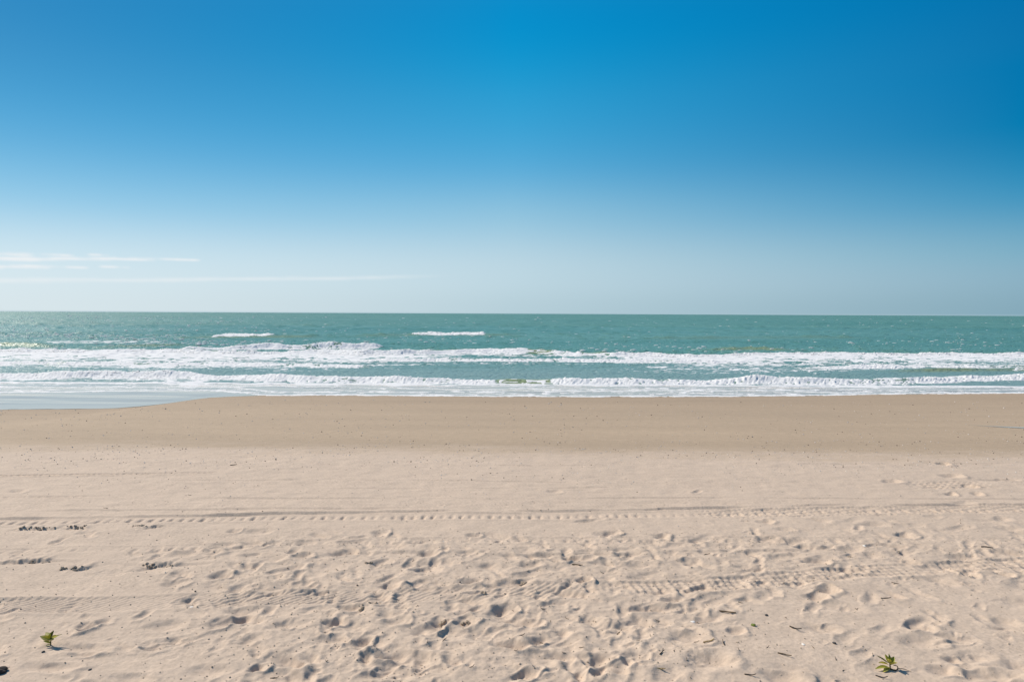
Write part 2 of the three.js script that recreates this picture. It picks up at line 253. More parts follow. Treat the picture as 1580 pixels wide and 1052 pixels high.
// ------------------------------------------------------------------ sea
const crest = (list) => path(list, onSea);
const breakers = [                                    // crest line, x range, height, front and back width, foam strength, trailing foam, id
  { id: 0, at: crest([[-900, 570], [-300, 577], [0, 581], [200, 582], [400, 584], [640, 590], [820, 590], [1000, 591], [1200, 591], [1400, 588], [1580, 585], [2200, 580]]), x0: -999, x1: 999, h: 0.19, fr: 0.5, bk: 1.3, foam: 1.0, trail: 1.3 },
  { id: 1, at: crest([[-900, 538], [-300, 540], [0, 542], [200, 543], [400, 546], [640, 545.5], [820, 545], [900, 547], [1050, 549.5], [1200, 546.5], [1400, 547.5], [1580, 548], [2200, 549]]), x0: -999, x1: 999, h: 0.27, fr: 0.8, bk: 2.2, foam: 1.0, trail: 8 },
  { id: 2, at: crest([[280, 541.5], [400, 538.5], [520, 537.5], [590, 536.5]]), x0: onSea(290, 540)[0], x1: onSea(588, 537)[0], h: 0.40, fr: 0.8, bk: 2.0, foam: 1.1, trail: 2 },
  { id: 3, at: crest([[200, 522], [345, 520], [420, 519.5], [600, 520]]), x0: onSea(340, 520)[0], x1: onSea(418, 520)[0], h: 0.34, fr: 1.6, bk: 4, foam: 1.15, trail: 1.5 },
  { id: 4, at: crest([[500, 518.5], [640, 517], [750, 516.5], [900, 517]]), x0: onSea(636, 517)[0], x1: onSea(751, 517)[0], h: 0.42, fr: 1.6, bk: 4, foam: 1.15, trail: 1.5 },
  { id: 5, at: crest([[500, 556], [640, 556], [800, 556.5], [1000, 558], [1130, 560]]), x0: onSea(545, 556)[0], x1: onSea(1110, 559)[0], h: 0.10, fr: 0.6, bk: 1.1, foam: 0.97, trail: 1 },
  { id: 6, at: crest([[-500, 560], [0, 561], [300, 563], [600, 566]]), x0: -60, x1: onSea(570, 565)[0], h: 0.10, fr: 0.6, bk: 1.0, foam: 0.92, trail: 1 },
  { id: 7, at: crest([[1180, 571], [1350, 567], [1600, 566], [1900, 566]]), x0: onSea(1230, 569)[0], x1: 60, h: 0.09, fr: 0.5, bk: 1.0, foam: 0.88, trail: 1 },
];
const swells = [                                      // unbroken waves: crest, x range, height, width, olive tint
  { at: crest([[150, 523], [345, 520.5], [480, 520]]), x0: onSea(300, 521)[0], x1: onSea(480, 520)[0], h: 0.34, w: 2.4, oliveTint: 0.8 },
  { at: crest([[480, 520], [640, 517.5], [780, 517]]), x0: onSea(545, 519)[0], x1: onSea(790, 517)[0], h: 0.36, w: 2.6, oliveTint: 0.45 },
  { at: crest([[980, 523], [1150, 521.5], [1330, 521]]), x0: onSea(1000, 522)[0], x1: onSea(1320, 521)[0], h: 0.32, w: 2.6, oliveTint: 0.3 },
  { at: crest([[1090, 540], [1150, 539], [1220, 540]]), x0: onSea(1095, 540)[0], x1: onSea(1215, 540)[0], h: 0.24, w: 1.2, oliveTint: 0.9 },
  { at: crest([[-300, 536], [0, 533], [80, 535]]), x0: -400, x1: onSea(85, 534)[0], h: 0.42, w: 1.3, oliveTint: 1 },
  { at: crest([[160, 535], [290, 533]]), x0: onSea(150, 535)[0], x1: onSea(290, 534)[0], h: 0.2, w: 1.0, oliveTint: 0.5 },
  { at: crest([[1380, 573], [1500, 571.5], [1700, 570]]), x0: onSea(1390, 573)[0], x1: onSea(1700, 570)[0], h: 0.16, w: 0.6, oliveTint: 0.9 },
];
const gaps = [[0, 765, 850, 1.1], [0, 905, 915, 0.3], [1, 668, 694, 0.85], [1, 815, 852, 0.9], [1, 896, 932, 0.75], [1, 318, 345, 0.55], [0, 330, 370, 0.3]].map(([id, a, b, s]) => ({ id, x0: onSea(a, id ? 546 : 590)[0], x1: onSea(b, id ? 546 : 590)[0], s }));
const ease = (x, a, b, w) => smooth(a - w, a + w, x) * smooth(b + w, b - w, x);
function sea(x, z, fine) {                            // height, foam amount, which breaker, olive tint
  const d = -z; let h = 0, foam = -1, id = -1, oliveTint = 0;
  for (const s of swells) { const v = d + s.at(x); if (Math.abs(v) > s.w * 4) continue; const e = ease(x, s.x0, s.x1, Math.min(3, (s.x1 - s.x0) * 0.3)) * (0.8 + 0.4 * noise(x * 0.3, s.h * 99)); if (e <= 0) continue; const g = Math.exp(-Math.pow(v / (v < 0 ? s.w * 0.75 : s.w * 1.4), 2)); h = Math.max(h, e * s.h * g); oliveTint = Math.max(oliveTint, e * s.oliveTint * Math.exp(-Math.pow((v + s.w * 0.5) / s.w, 2)) * (0.9 + 0.6 * noise(x * 1.2, d * 1.5))); }
  for (const b of breakers) {
    const wob = 0.7 * b.fr * fbm(x * 0.35 + b.id * 7, 1.7, 3) + (b.id === 1 ? 2.6 : b.id === 0 ? 0.9 : 0.6) * noise(x * 0.11 + b.id * 3, 12.5), v = d + b.at(x) + wob, e = ease(x, b.x0, b.x1, 0.7);
    if (e <= 0 || v < -b.trail * 1.8 - 2 || v > b.bk * 3) continue;
    let gap = 0; for (const q of gaps) if (q.id === b.id) gap = Math.max(gap, q.s * ease(x, q.x0, q.x1, 0.4));
    const flat = b.id === 1 ? Math.max(smooth(3, 9, x), 0.6 * smooth(-20, -30, x)) : 0, hh = b.h * (1 - 0.5 * flat) * (1 + 0.9 * fbm(x * 0.22 + b.id * 13, 4.4, 3)) * e;
    h = Math.max(h, hh * Math.exp(-Math.pow(v / (v < 0 ? b.fr : b.bk), 2)));
    oliveTint = Math.max(oliveTint, gap * 1.3 * Math.exp(-Math.pow((v + b.fr * 0.4) / (1.5 * b.fr), 2)), e * 0.35 * Math.exp(-Math.pow((v + 0.2) / b.fr, 2)));
    const front = smooth(0.45 * b.bk, 0.1 * b.bk, v) * smooth(-2.3 * b.fr - 0.3, -1.4 * b.fr, v), tail = v < 0 ? Math.exp(v / b.trail) * smooth(0.5, -0.2, v) : 0;
    const n = fbm(x * 0.9 + 5, d * 1.1, 4), n2 = fbm(x * 3.3, d * 3.3 + 50, 3);
    let f = Math.max(front * (1 - gap) * b.foam * (0.84 + 0.6 * n + 0.5 * n2 + 0.8 * noise(x * 5.2, d * 4.4 + 9) + 0.85 * noise(x * 0.2 + b.id * 5, 8)) - 0.50 - flat * 0.12, -1) * e + (e - 1);
    // lacy remains behind the roller: more of it on the left, little in the middle
    if (b.id === 1 || b.id === 0) { const amount = b.id === 0 ? mix(0.6, 0.34, smooth(-18, 0, x)) : mix(0.78, 0.42, smooth(-24, 0, x)) - 0.10 * Math.exp(-Math.pow((x - 6) / 6, 2)) + 0.24 * smooth(4, 12, x); const lace = 0.5 - Math.abs(fbm(x * 0.45 + 0.8 * noise(x * 0.9, d * 0.9), d * 1.1, 4)) * 1.5 + 0.34 * fbm(x * 2.6, d * 4.2, 3) + 0.3 * noise(x * 0.16, d * 0.5); const f2 = (tail * 1.15 * amount + 0.2 * amount) * (v < 0 ? 1 : 0.2) + lace * 0.62 - 0.52; if (f2 > f) { f = f2; if (f > foam) { foam = f; id = -1; } continue; } }
    if (f > foam) { foam = f; id = b.id; }
  }
  if (fine) {                                         // streaks of old foam, the foam patch behind the outer bar
    if (d < 0) { const s = z - shoreD(x); const lace = 0.36 - Math.abs(fbm(x * 0.4 + 3, d * 1.9, 4)) * 1.7 + 0.24 * fbm(x * 2.2, d * 5, 3); const f = lace * 0.75 - 0.2 + 0.3 * smooth(29.5, 31, d); if (f > foam) { foam = f; id = -1; } void s; }
    const pa = Math.exp(-Math.pow((d - 74) / 4.5, 2)) * ease(x, -53, -38, 4); if (pa > 0.05) { const f = pa * 0.9 + fbm(x * 0.8, d * 0.6, 4) - 0.85; if (f > foam) { foam = f; id = -1; } }
  }
  const lump = clamp(foam * 2.2);
  const amp = mix(0.35, 1, smooth(28, 36, d));
  let c = 0.045 * fbm(x * 0.33 + 0.02 * d, d * 0.62, 2);
  c += amp * (0.034 * fbm(x * 0.8 + 0.1 * d + 20, d * 1.25 + 0.25 * noise(x * 0.7, d), 3)) * (d < 130 ? 1 : 1 - smooth(130, 260, d));
  if (d > 60) c += smooth(60, 140, d) * 0.13 * fbm(x * 0.022 + 8, d * 0.115 + 0.01 * x, 2);
  if (d > 400) c += smooth(400, 900, d) * 0.12 * noise(x * 0.02, d * 0.02);
  if (d > 36) {                                       // short steep wavelets, as fine as the mesh can carry
    const o = Math.max(0, Math.log2(Math.pow(Math.max(d, 62) / 62, 1.4))), o0 = Math.floor(o), t = o - o0; let w = 0, cap = 0;
    for (let k = 0; k < 2; k++) { const L = 0.34 * Math.pow(2, o0 + k), n = noise(x / (L * 3.0) + 31 * (o0 + k) + 0.3 * noise(x / L / 4, d / L / 3), d / L), a = k ? t : 1 - t, pk = Math.max(0, n - 0.18); w += a * Math.min(L, 1.6) * (0.13 * n + 0.7 * pk); cap += a * n; }
    c += w * smooth(36, 50, d) * (0.5 + 0.5 * smooth(-0.3, 0.3, noise(x * 0.05, d * 0.09)));
    const fl = cap - 0.64 + 0.10 * noise(x * 0.06 + 9, d * 0.08); if (d > 66 && d < 420 && fl * 0.6 > foam) { foam = fl * 0.6; id = -1; }
  }
  h += c;
  return [h, foam, id, clamp(oliveTint), lump];
}
const rippleT = tiling(30, 48, 4), ripple = new Float32Array(1024 * 1024);
for (let j = 0; j < 1024; j++) for (let i = 0; i < 1024; i++) { const n = rippleT(i, j, 1024); ripple[j * 1024 + i] = n + 0.9 * Math.max(0, n - 0.12); }
const seaNormal = texture(1024, (i, j) => { const q = (a, b) => ripple[(b & 1023) * 1024 + (a & 1023)], k = 3, nx = -k * (q(i + 1, j) - q(i - 1, j)), ny = -k * (q(i, j + 1) - q(i, j - 1)), l = Math.hypot(nx, ny, 1); return [nx / l, ny / l, 1 / l].map(v => Math.round(127.5 + 127.5 * v)); });
const seaMat = new THREE.MeshPhysicalMaterial({ name: 'sea water', color: 0xffffff, vertexColors: true, roughness: 0.15, ior: 1.33, normalMap: seaNormal, normalScale: new THREE.Vector2(1, 1), specularIntensity: 0.9 });
const seaMid = seaMat.clone(), seaFar = seaMat.clone(); seaMid.name = 'sea water, choppy'; seaMat.roughness = 0.36; seaMid.roughness = 0.42; seaFar.roughness = 0.45; seaMid.normalScale.set(1.4, 1.4); seaFar.name = 'sea water, far'; seaFar.normalScale.set(1.6, 1.6);
const foamMat = new THREE.MeshStandardMaterial({ name: 'sea foam', color: new THREE.Color().setRGB(0.70, 0.68, 0.66), roughness: 0.95 });
const seaLevel = (x, z) => Math.max(0, 0.10 * smooth(31.0, 27, -z));      // the last of the water thins out up the slope
{
  const rowZ = []; let d = 29.4; while (d < 62) { rowZ.push(-d); d += 0.15; } while (d < 7000) { rowZ.push(-d); d += 0.2 * Math.pow(d / 62, 1.75); }
  rowZ.reverse();
  const [cols, rows, at] = colRow(1120, 14, rowZ, z => -z * 0.80 + 3, 8000), g = sheet(cols, rows, at), p = g.attributes.position, n = p.count, col = new Float32Array(n * 3), uv = new Float32Array(n * 2);
  const foam = new Float32Array(n), ids = new Int8Array(n);
  for (let k = 0; k < n; k++) {
    const x = p.getX(k), z = p.getZ(k), dd = -z, s = sea(x, z, true); p.setY(k, SEA + s[0] - 0.6 * smooth(31.2, 29.8, dd)); foam[k] = s[1]; ids[k] = s[2]; uv[2 * k] = x / 9; uv[2 * k + 1] = z / 9;
    const pt = clamp(0.5 + 1.1 * fbm(x * 0.012 + 3, dd * 0.035, 3)), shallow = smooth(60, 33, dd + 6 * noise(x * 0.1, dd * 0.2)), si = s[3];
    let r = mix(0.122, 0.090, pt), gg = mix(0.260, 0.220, pt), b = mix(0.212, 0.178, pt);
    r = mix(r, 0.21, shallow * 0.8); gg = mix(gg, 0.29, shallow * 0.8); b = mix(b, 0.265, shallow * 0.8);
    r = mix(r, 0.25, si * 0.85); gg = mix(gg, 0.275, si * 0.85); b = mix(b, 0.105, si * 0.85);  // olive tint over wave fronts and the gaps in the crests
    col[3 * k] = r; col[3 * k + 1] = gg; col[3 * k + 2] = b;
  }
  g.setAttribute('color', new THREE.BufferAttribute(col, 3)); g.setAttribute('uv', new THREE.BufferAttribute(uv, 2)); g.computeVertexNormals();
  const per = (cols - 1) * 6, r1 = rowZ.findIndex(z => z > -420), r2 = rowZ.findIndex(z => z > -170); g.addGroup(0, r1 * per, 2); g.addGroup(r1 * per, (r2 - r1) * per, 1); g.addGroup(r2 * per, (rows - 1 - r2) * per, 0);
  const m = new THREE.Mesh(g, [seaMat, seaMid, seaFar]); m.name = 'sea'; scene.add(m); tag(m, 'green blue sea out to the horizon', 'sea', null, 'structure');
  // foam: the cells that carry it, as thick as there is foam
  const sets = new Map();
  for (let j = 0; j < rows - 1; j++) for (let i = 14; i < cols - 15; i++) {
    const a = j * cols + i, q = [a, a + 1, a + cols, a + cols + 1], most = Math.max(foam[q[0]], foam[q[1]], foam[q[2]], foam[q[3]]); if (most <= 0.0 || p.getZ(a) > -30.9) continue;
    const top = q.reduce((s, k) => foam[k] > foam[s] ? k : s, q[0]), id = ids[top]; (sets.get(id) ?? sets.set(id, []).get(id)).push(q);
  }
  const info = {
    '-1': ['sea_foam', 'lacy white foam spread over the water between the breakers', 'foam', 'stuff'],
    0: ['breaking_wave', 'long low white breaking wave nearest the sand', 'wave'],
    1: ['breaking_wave', 'long white breaking wave farther out, spilling a wide sheet of foam', 'wave'],
    2: ['breaking_wave', 'white curling crest just behind the left half of the outer breaker', 'wave'],
    5: ['breaking_wave', 'low thin foam line just shoreward of the outer breaker in the middle', 'wave'],
    6: ['breaking_wave', 'low broken foam line between the two long breakers at the left', 'wave'],
    7: ['breaking_wave', 'low broken foam line between the two long breakers at the right', 'wave'],
    3: ['breaking_wave', 'small white breaker far out on the left with an olive green shoulder', 'wave'],
    4: ['breaking_wave', 'small white breaker far out near the middle of the sea', 'wave'],
  };
  for (const [id, quads] of [...sets].sort((a, b) => a[0] - b[0])) {
    const map = new Map(), ps = [], ix = [];
    const vert = k => { let v = map.get(k); if (v === undefined) { v = ps.length / 3; map.set(k, v); const x = p.getX(k), z = p.getZ(k), f = foam[k], thick = id < 0 ? 0.03 : 0.055; const big = z < -75 ? 2.2 : 1;
      const lumps = f > 0 ? (0.4 + 0.5 * Math.abs(noise(x * 3.1 / big, z * 2.6)) + 1.2 * Math.abs(noise(x * 7.5 / big, z * 6)) + 1.3 * noise(x * 14, z * 12)) : 1; ps.push(x, p.getY(k) + clamp(f * 1.6, -0.6, 1) * thick * lumps * (id === 3 || id === 4 ? 2.2 : 1) + (f > 0 ? 0.004 : -0.006), z); } return v; };
    for (const q of quads) { const [a, b, c, dd] = q.map(vert); ix.push(a, b, c, b, dd, c); }
    const fg = new THREE.BufferGeometry(); fg.setAttribute('position', new THREE.BufferAttribute(new Float32Array(ps), 3)); fg.setIndex(ix); fg.computeVertexNormals();
    const [name, label, cat, kind] = info[id], fm = new THREE.Mesh(fg, foamMat); fm.name = numbered(name); scene.add(fm); tag(fm, label, cat, id < 0 ? null : 'waves breaking off the beach', kind);
    console.log(name, id, ix.length / 3);
  }
}
{                                                     // foam flecks, massed on the left as painted sun glitter: nobody could count them
  const r = rng(91), g = new THREE.IcosahedronGeometry(1, 1), n = 3600, fleckMat = new THREE.MeshPhysicalMaterial({ name: 'foam and painted sun glitter', color: new THREE.Color().setRGB(0.86, 0.86, 0.85), roughness: 1, transmission: 0.55, thickness: 0 }), im = new THREE.InstancedMesh(g, fleckMat, n), m4 = new THREE.Matrix4(), q = new THREE.Quaternion(), up = new THREE.Vector3(0, 1, 0); let k = 0;
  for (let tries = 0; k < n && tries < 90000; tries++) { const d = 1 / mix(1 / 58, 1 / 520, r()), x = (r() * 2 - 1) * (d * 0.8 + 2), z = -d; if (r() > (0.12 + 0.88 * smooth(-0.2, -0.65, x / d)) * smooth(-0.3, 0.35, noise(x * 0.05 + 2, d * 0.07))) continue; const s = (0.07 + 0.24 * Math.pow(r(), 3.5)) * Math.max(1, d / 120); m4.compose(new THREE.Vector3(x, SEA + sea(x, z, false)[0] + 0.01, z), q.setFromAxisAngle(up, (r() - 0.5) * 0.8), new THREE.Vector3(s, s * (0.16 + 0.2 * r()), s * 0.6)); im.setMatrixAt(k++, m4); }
  im.count = k; im.name = 'foam_and_glitter_flecks'; scene.add(im); tag(im, 'white flecks of foam far out, on the left standing in for sun glitter', 'foam', null, 'stuff');
}
// swash: the thin film of water that has run up the wet sand, and the foam on it
const filmEdge = x => shoreD(x) + 0.45 * fbm(x * 0.3, 2, 4);
const filmY = (x, z, t) => Math.max(sandY(x, z) + 0.005, SEA + 0.006 + 0.02 * smooth(1, 0.6, t)) + 0.022 * fbm(x * 0.16 + z * 0.35, z * 1.1 - x * 0.12, 4) * smooth(1, 0.75, t);
{
  const filmMat = new THREE.MeshPhysicalMaterial({ name: 'silty swash water', color: new THREE.Color().setRGB(0.50, 0.405, 0.30), roughness: 0.1, ior: 1.33 });
  const rowT = 60, cols = 700, g = sheet(cols, rowT, (i, j) => { const x = mix(-48, 48, i / (cols - 1)); return [x, mix(-32, filmEdge(x), j / (rowT - 1))]; }), p = g.attributes.position;
  for (let k = 0; k < p.count; k++) { const x = p.getX(k), z = p.getZ(k), t = Math.floor(k / cols) / (rowT - 1); p.setY(k, filmY(x, z, t) - 0.25 * smooth(31, 32, -z)); }
  g.computeVertexNormals(); const m = new THREE.Mesh(g, filmMat); m.name = 'swash_water'; scene.add(m); tag(m, 'thin film of water run up on the wet sand', 'water', null, 'structure');
  // foam carried on the film
  const line = path([[-900, 618], [-200, 610], [0, 606.5], [100, 606], [200, 604.5], [320, 603.5], [360, 606], [410, 610], [520, 610], [800, 612], [1150, 611.5], [1400, 608], [1580, 606.5], [2200, 600]], onSea);
  const c2 = 1500, r2 = 110, fg = sheet(c2, r2, (i, j) => { const x = mix(-40, 40, i / (c2 - 1)); return [x, mix(-31.6, Math.max(line(x) + 1.6, filmEdge(x)), j / (r2 - 1))]; }), q = fg.attributes.position, f = new Float32Array(q.count);
  for (let k = 0; k < q.count; k++) {
    const x = q.getX(k), z = q.getZ(k), d = -z, e = filmEdge(x), t = clamp((z + 32) / (e + 32)), v = z - line(x) - 0.2 * fbm(x * 0.5, 6, 3);
    const lace = 0.34 - Math.abs(fbm(x * 0.35 + 0.5 * noise(x * 0.8, d), d * 1.5 + 0.12 * x, 4)) * 1.9 + 0.30 * fbm(x * 2.4, d * 4.5, 3) + 0.25 * noise(x * 0.12, d * 0.4);
    let a = lace * 0.9 + 0.42 * smooth(30.2, 31.4, d) - 0.17 - 0.5 * smooth(-0.1, 0.5, v);
    a = Math.max(a, 0.30 + 0.35 * fbm(x * 0.9, 9, 3) + 0.3 * noise(x * 5, d * 5) - Math.abs(v + 0.1) / (0.17 + 0.1 * noise(x * 0.4, 4)) * 0.3);
    const v2 = z - line(x) + 1.5 + 0.5 * Math.sin(x * 0.23) + 0.3 * fbm(x * 0.4, 3, 2); a = Math.max(a, 0.12 + 0.4 * fbm(x * 0.6, 19, 3) + 0.2 * noise(x * 4, d * 5) - Math.abs(v2) * 1.5);
    f[k] = a; q.setY(k, filmY(x, z, t) + (a > 0 ? 0.003 + 0.02 * Math.min(a, 0.6) : -0.02));
  }
  const ix = fg.index.array, keep = []; for (let k = 0; k < ix.length; k += 3) if (f[ix[k]] > 0 || f[ix[k + 1]] > 0 || f[ix[k + 2]] > 0) keep.push(ix[k], ix[k + 1], ix[k + 2]);
  fg.setIndex(keep); fg.computeVertexNormals(); const fm = new THREE.Mesh(fg, foamMat); fm.name = 'swash_foam'; scene.add(fm); tag(fm, 'thin white foam lying on the swash at the water edge', 'foam', null, 'stuff'); console.log('swash foam', keep.length / 3);
  // runnel of water left on the wet sand at the far right
  const pl = path([[1495, 656], [1540, 658.5], [1600, 661], [1800, 668]], ground), pg = sheet(90, 7, (i, j) => { const x = mix(ground(1495, 656)[0], ground(1800, 668)[0], i / 89), w = 0.02 + 0.34 * smooth(0, 0.35, i / 89) * (1 + 0.4 * noise(x * 2, 1)); return [x, pl(x) + (j / 6 - 0.5) * w]; }), pp = pg.attributes.position;
  for (let k = 0; k < pp.count; k++) pp.setY(k, sandY(pp.getX(k), pp.getZ(k)) + 0.008); pg.computeVertexNormals(); const pm = new THREE.Mesh(pg, filmMat); pm.name = 'puddle'; scene.add(pm); tag(pm, 'narrow runnel of water on the wet sand at the right', 'puddle', null, 'structure');
}

// ------------------------------------------------------------------ seedlings
function leafGeometry(len, wid, cup, bend) {          // a fleshy blade along +x, 2 mm thick, closed
  const n = 8, m = 4, pos = [], ix = [];
  for (let side = 0; side < 2; side++) for (let i = 0; i <= n; i++) for (let j = 0; j <= m; j++) {
    const u = i / n, v = j / m * 2 - 1, w = wid * Math.pow(Math.sin(Math.PI * Math.pow(u * 0.97 + 0.015, 0.72)), 0.85) * 0.5, thick = 0.0011 * (1 - v * v) * Math.sin(Math.PI * clamp(u * 0.96 + 0.02));
    pos.push(u * len, cup * w * v * v + bend * len * u * u - 0.0012 * (1 - Math.abs(v)) + (side ? -thick : thick), v * w);
  }
  const o = (n + 1) * (m + 1); for (let side = 0; side < 2; side++) for (let i = 0; i < n; i++) for (let j = 0; j < m; j++) { const a = side * o + i * (m + 1) + j, b = a + 1, c = a + m + 1, d = c + 1; side ? ix.push(a, c, b, b, c, d) : ix.push(a, b, c, b, d, c); }
  const g = new THREE.BufferGeometry(); g.setAttribute('position', new THREE.Float32BufferAttribute(pos, 3)); g.setIndex(ix); g.computeVertexNormals(); return g;
}
function tube(points, r0, r1, radial = 6, seg = 12) {
  const curve = new THREE.CatmullRomCurve3(points.map(p => new THREE.Vector3(...p))), g = new THREE.TubeGeometry(curve, seg, 1, radial, false), p = g.attributes.position, c = new THREE.Vector3();
  for (let i = 0; i <= seg; i++) { curve.getPointAt(i / seg, c); const r = mix(r0, r1, i / seg); for (let j = 0; j <= radial; j++) { const k = i * (radial + 1) + j; p.setXYZ(k, c.x + (p.getX(k) - c.x) * r, c.y + (p.getY(k) - c.y) * r, c.z + (p.getZ(k) - c.z) * r); } }
  g.computeVertexNormals(); return g;
}
const leafMat = (r, g, b) => new THREE.MeshPhysicalMaterial({ name: 'leaf', color: new THREE.Color().setRGB(r, g, b), roughness: 0.75, transmission: 0.45, thickness: 0 });
const LEAF = [leafMat(0.44, 0.43, 0.035), leafMat(0.68, 0.60, 0.08), leafMat(0.78, 0.70, 0.30), leafMat(0.25, 0.235, 0.03)];
const stemMat = new THREE.MeshStandardMaterial({ name: 'stem', color: new THREE.Color().setRGB(0.10, 0.085, 0.02), roughness: 0.8 }), dryMat = new THREE.MeshStandardMaterial({ name: 'dry stem', color: new THREE.Color().setRGB(0.085, 0.055, 0.025), roughness: 0.9 });
function part(name, g, m, parent) { const o = new THREE.Mesh(g, m); o.name = name; parent.add(o); return o; }
function leaf(parent, from, to, wid, mat, cup = 0.5, bend = -0.12, roll = 0) {
  const a = new THREE.Vector3(...from), b = new THREE.Vector3(...to), dir = b.clone().sub(a), len = dir.length(), o = part('leaf', leafGeometry(len, wid * 1.35, cup, bend), mat, parent), x = dir.normalize(), zz = new THREE.Vector3().crossVectors(x, new THREE.Vector3(0, 1, 0.25)).normalize(), y = new THREE.Vector3().crossVectors(zz, x);
  o.position.copy(a); o.quaternion.setFromRotationMatrix(new THREE.Matrix4().makeBasis(x, y, zz)); o.rotateX(roll); return o;
}
{
  const [x, z] = ground(1374, 1031), t = new THREE.Group(); t.name = 'beach_seedling'; t.position.set(x, sandY(x, z) - 0.004, z); scene.add(t);
  part('stem', tube([[0, 0, 0], [-0.002, 0.03, 0.002], [-0.006, 0.062, 0]], 0.006, 0.004), stemMat, t);
  leaf(t, [-0.012, 0.045, 0], [-0.044, 0.112, 0.006], 0.026, LEAF[0], 0.45, 0.05, 0.9);
  leaf(t, [-0.016, 0.036, 0.004], [-0.094, 0.064, 0.018], 0.024, LEAF[1], 0.5, -0.08, 0.3);
  leaf(t, [-0.014, 0.042, -0.006], [-0.082, 0.090, -0.03], 0.020, LEAF[3], 0.5, -0.06, 0.4);
  leaf(t, [-0.012, 0.014, 0.008], [-0.124, 0.036, 0.034], 0.030, LEAF[0], 0.45, -0.16, 0.2);
  leaf(t, [-0.012, 0.018, 0.012], [-0.084, 0.012, 0.06], 0.022, LEAF[1], 0.4, -0.05);
  leaf(t, [0, 0.045, 0], [0.036, 0.088, -0.01], 0.026, LEAF[0], 0.7, -0.22, 0.5);
  leaf(t, [0.002, 0.035, 0.008], [0.030, 0.070, 0.030], 0.028, LEAF[1], 0.6, -0.15, -0.7);
  leaf(t, [-0.004, 0.05, -0.004], [0.004, 0.098, -0.035], 0.022, LEAF[0], 0.5, 0.05, 0.6);
  leaf(t, [-0.008, 0.05, 0.006], [-0.028, 0.090, 0.03], 0.022, LEAF[1], 0.6, 0.02, 0.3);
  part('runner', tube([[-0.012, 0.012, 0.012], [0.02, 0.006, 0.03], [0.045, 0.012, 0.02], [0.052, 0.022, 0], [0.030, 0.024, -0.012]], 0.0055, 0.003), dryMat, t).userData.label = 'dry brown runner curled on the sand';
  part('dry_stem', tube([[0.045, 0.012, 0.015], [0.085, 0.012, 0.02], [0.13, 0.006, 0.05]], 0.003, 0.0015), dryMat, t);
  tag(t, 'green leafy seedling with a dry brown runner, in the bottom right of the sand', 'seedling', 'seedlings on the beach');
}
{
  const [x, z] = ground(77, 994), t = new THREE.Group(); t.name = 'beach_seedling_001'; t.position.set(x, sandY(x, z) - 0.004, z); scene.add(t);
  part('stem', tube([[0, 0, 0], [0.003, 0.04, 0], [0.004, 0.085, -0.002]], 0.005, 0.003), stemMat, t);
  leaf(t, [0.002, 0.045, 0], [-0.072, 0.082, 0.012], 0.032, LEAF[2], 0.3, -0.06, -0.5);
  leaf(t, [0.002, 0.055, 0], [-0.060, 0.092, -0.03], 0.034, LEAF[2], 0.3, -0.10, -0.4);
  leaf(t, [0.002, 0.050, 0.004], [-0.036, 0.088, 0.035], 0.026, LEAF[1], 0.4, -0.08, -0.3);
  leaf(t, [0.001, 0.022, 0.004], [-0.040, 0.045, 0.02], 0.018, LEAF[0], 0.4, -0.05);
  leaf(t, [0.003, 0.050, 0], [0.062, 0.086, 0.012], 0.030, LEAF[1], 0.4, -0.1, 0.4);
  leaf(t, [0.003, 0.040, 0.004], [0.044, 0.066, 0.03], 0.026, LEAF[1], 0.4, -0.06, 0.2);
  leaf(t, [0.003, 0.055, -0.002], [0.078, 0.086, -0.02], 0.012, LEAF[3], 0.4, -0.06);
  leaf(t, [0.003, 0.070, 0], [0.024, 0.116, -0.01], 0.022, LEAF[3], 0.5, 0.03, 0.5);
  leaf(t, [0.003, 0.065, 0.003], [0.012, 0.104, 0.018], 0.024, LEAF[0], 0.5, 0.02, 0.2);
  leaf(t, [0.001, 0.01, 0.002], [-0.03, 0.008, 0.02], 0.014, LEAF[3], 0.3, -0.02);
  tag(t, 'pale yellow green seedling standing upright at the bottom left of the sand', 'seedling', 'seedlings on the beach');
}

// ------------------------------------------------------------------ washed up bits
const ro = rng(21);
const twigMats = [[0.045, 0.032, 0.02], [0.09, 0.06, 0.03], [0.28, 0.19, 0.07], [0.03, 0.025, 0.02]].map(c => new THREE.MeshStandardMaterial({ name: 'driftwood', color: new THREE.Color().setRGB(...c), roughness: 0.9 }));
const FEW = 'small dark plant fragment lying on the trodden sand', FEWG = 'plant fragments scattered on the sand';
function twig(px, py, len, turn, mat, label, thick = 1, name = 'twig') {     // length in photo pixels, turn 0 = across the view
  const [x, z] = ground(px, py), d = Math.hypot(x, z, H), L = Math.max(0.03, len * d / F * 1.1), b = L * (ro() - 0.5) * 0.3, r = clamp(L * 0.06, 0.003, 0.008) * thick;
  const pts = [[-L / 2, 0, 0], [-L / 6, L * 0.05, b], [L / 5, L * 0.07, b * 0.7], [L / 2, 0.01 + L * 0.12 * ro(), -b * 0.4]];
  let g = tube(pts, r, r * 0.55, 5, 8); if (L > 0.05 && ro() < 0.6) g = mergeGeometries([g, tube([[L * 0.1, L * 0.06, b * 0.6], [L * 0.25, L * 0.16, b + L * 0.14]], r * 0.7, r * 0.4, 5, 3)]);
  const o = new THREE.Mesh(g, twigMats[mat]); o.name = numbered(name); o.position.set(x, sandY(x, z) + r * 0.5, z); o.rotation.y = turn; scene.add(o);
  tag(o, label || FEW, name === 'twig' ? 'twig' : 'debris', label ? 'twigs on the sand' : FEWG); return o;
}
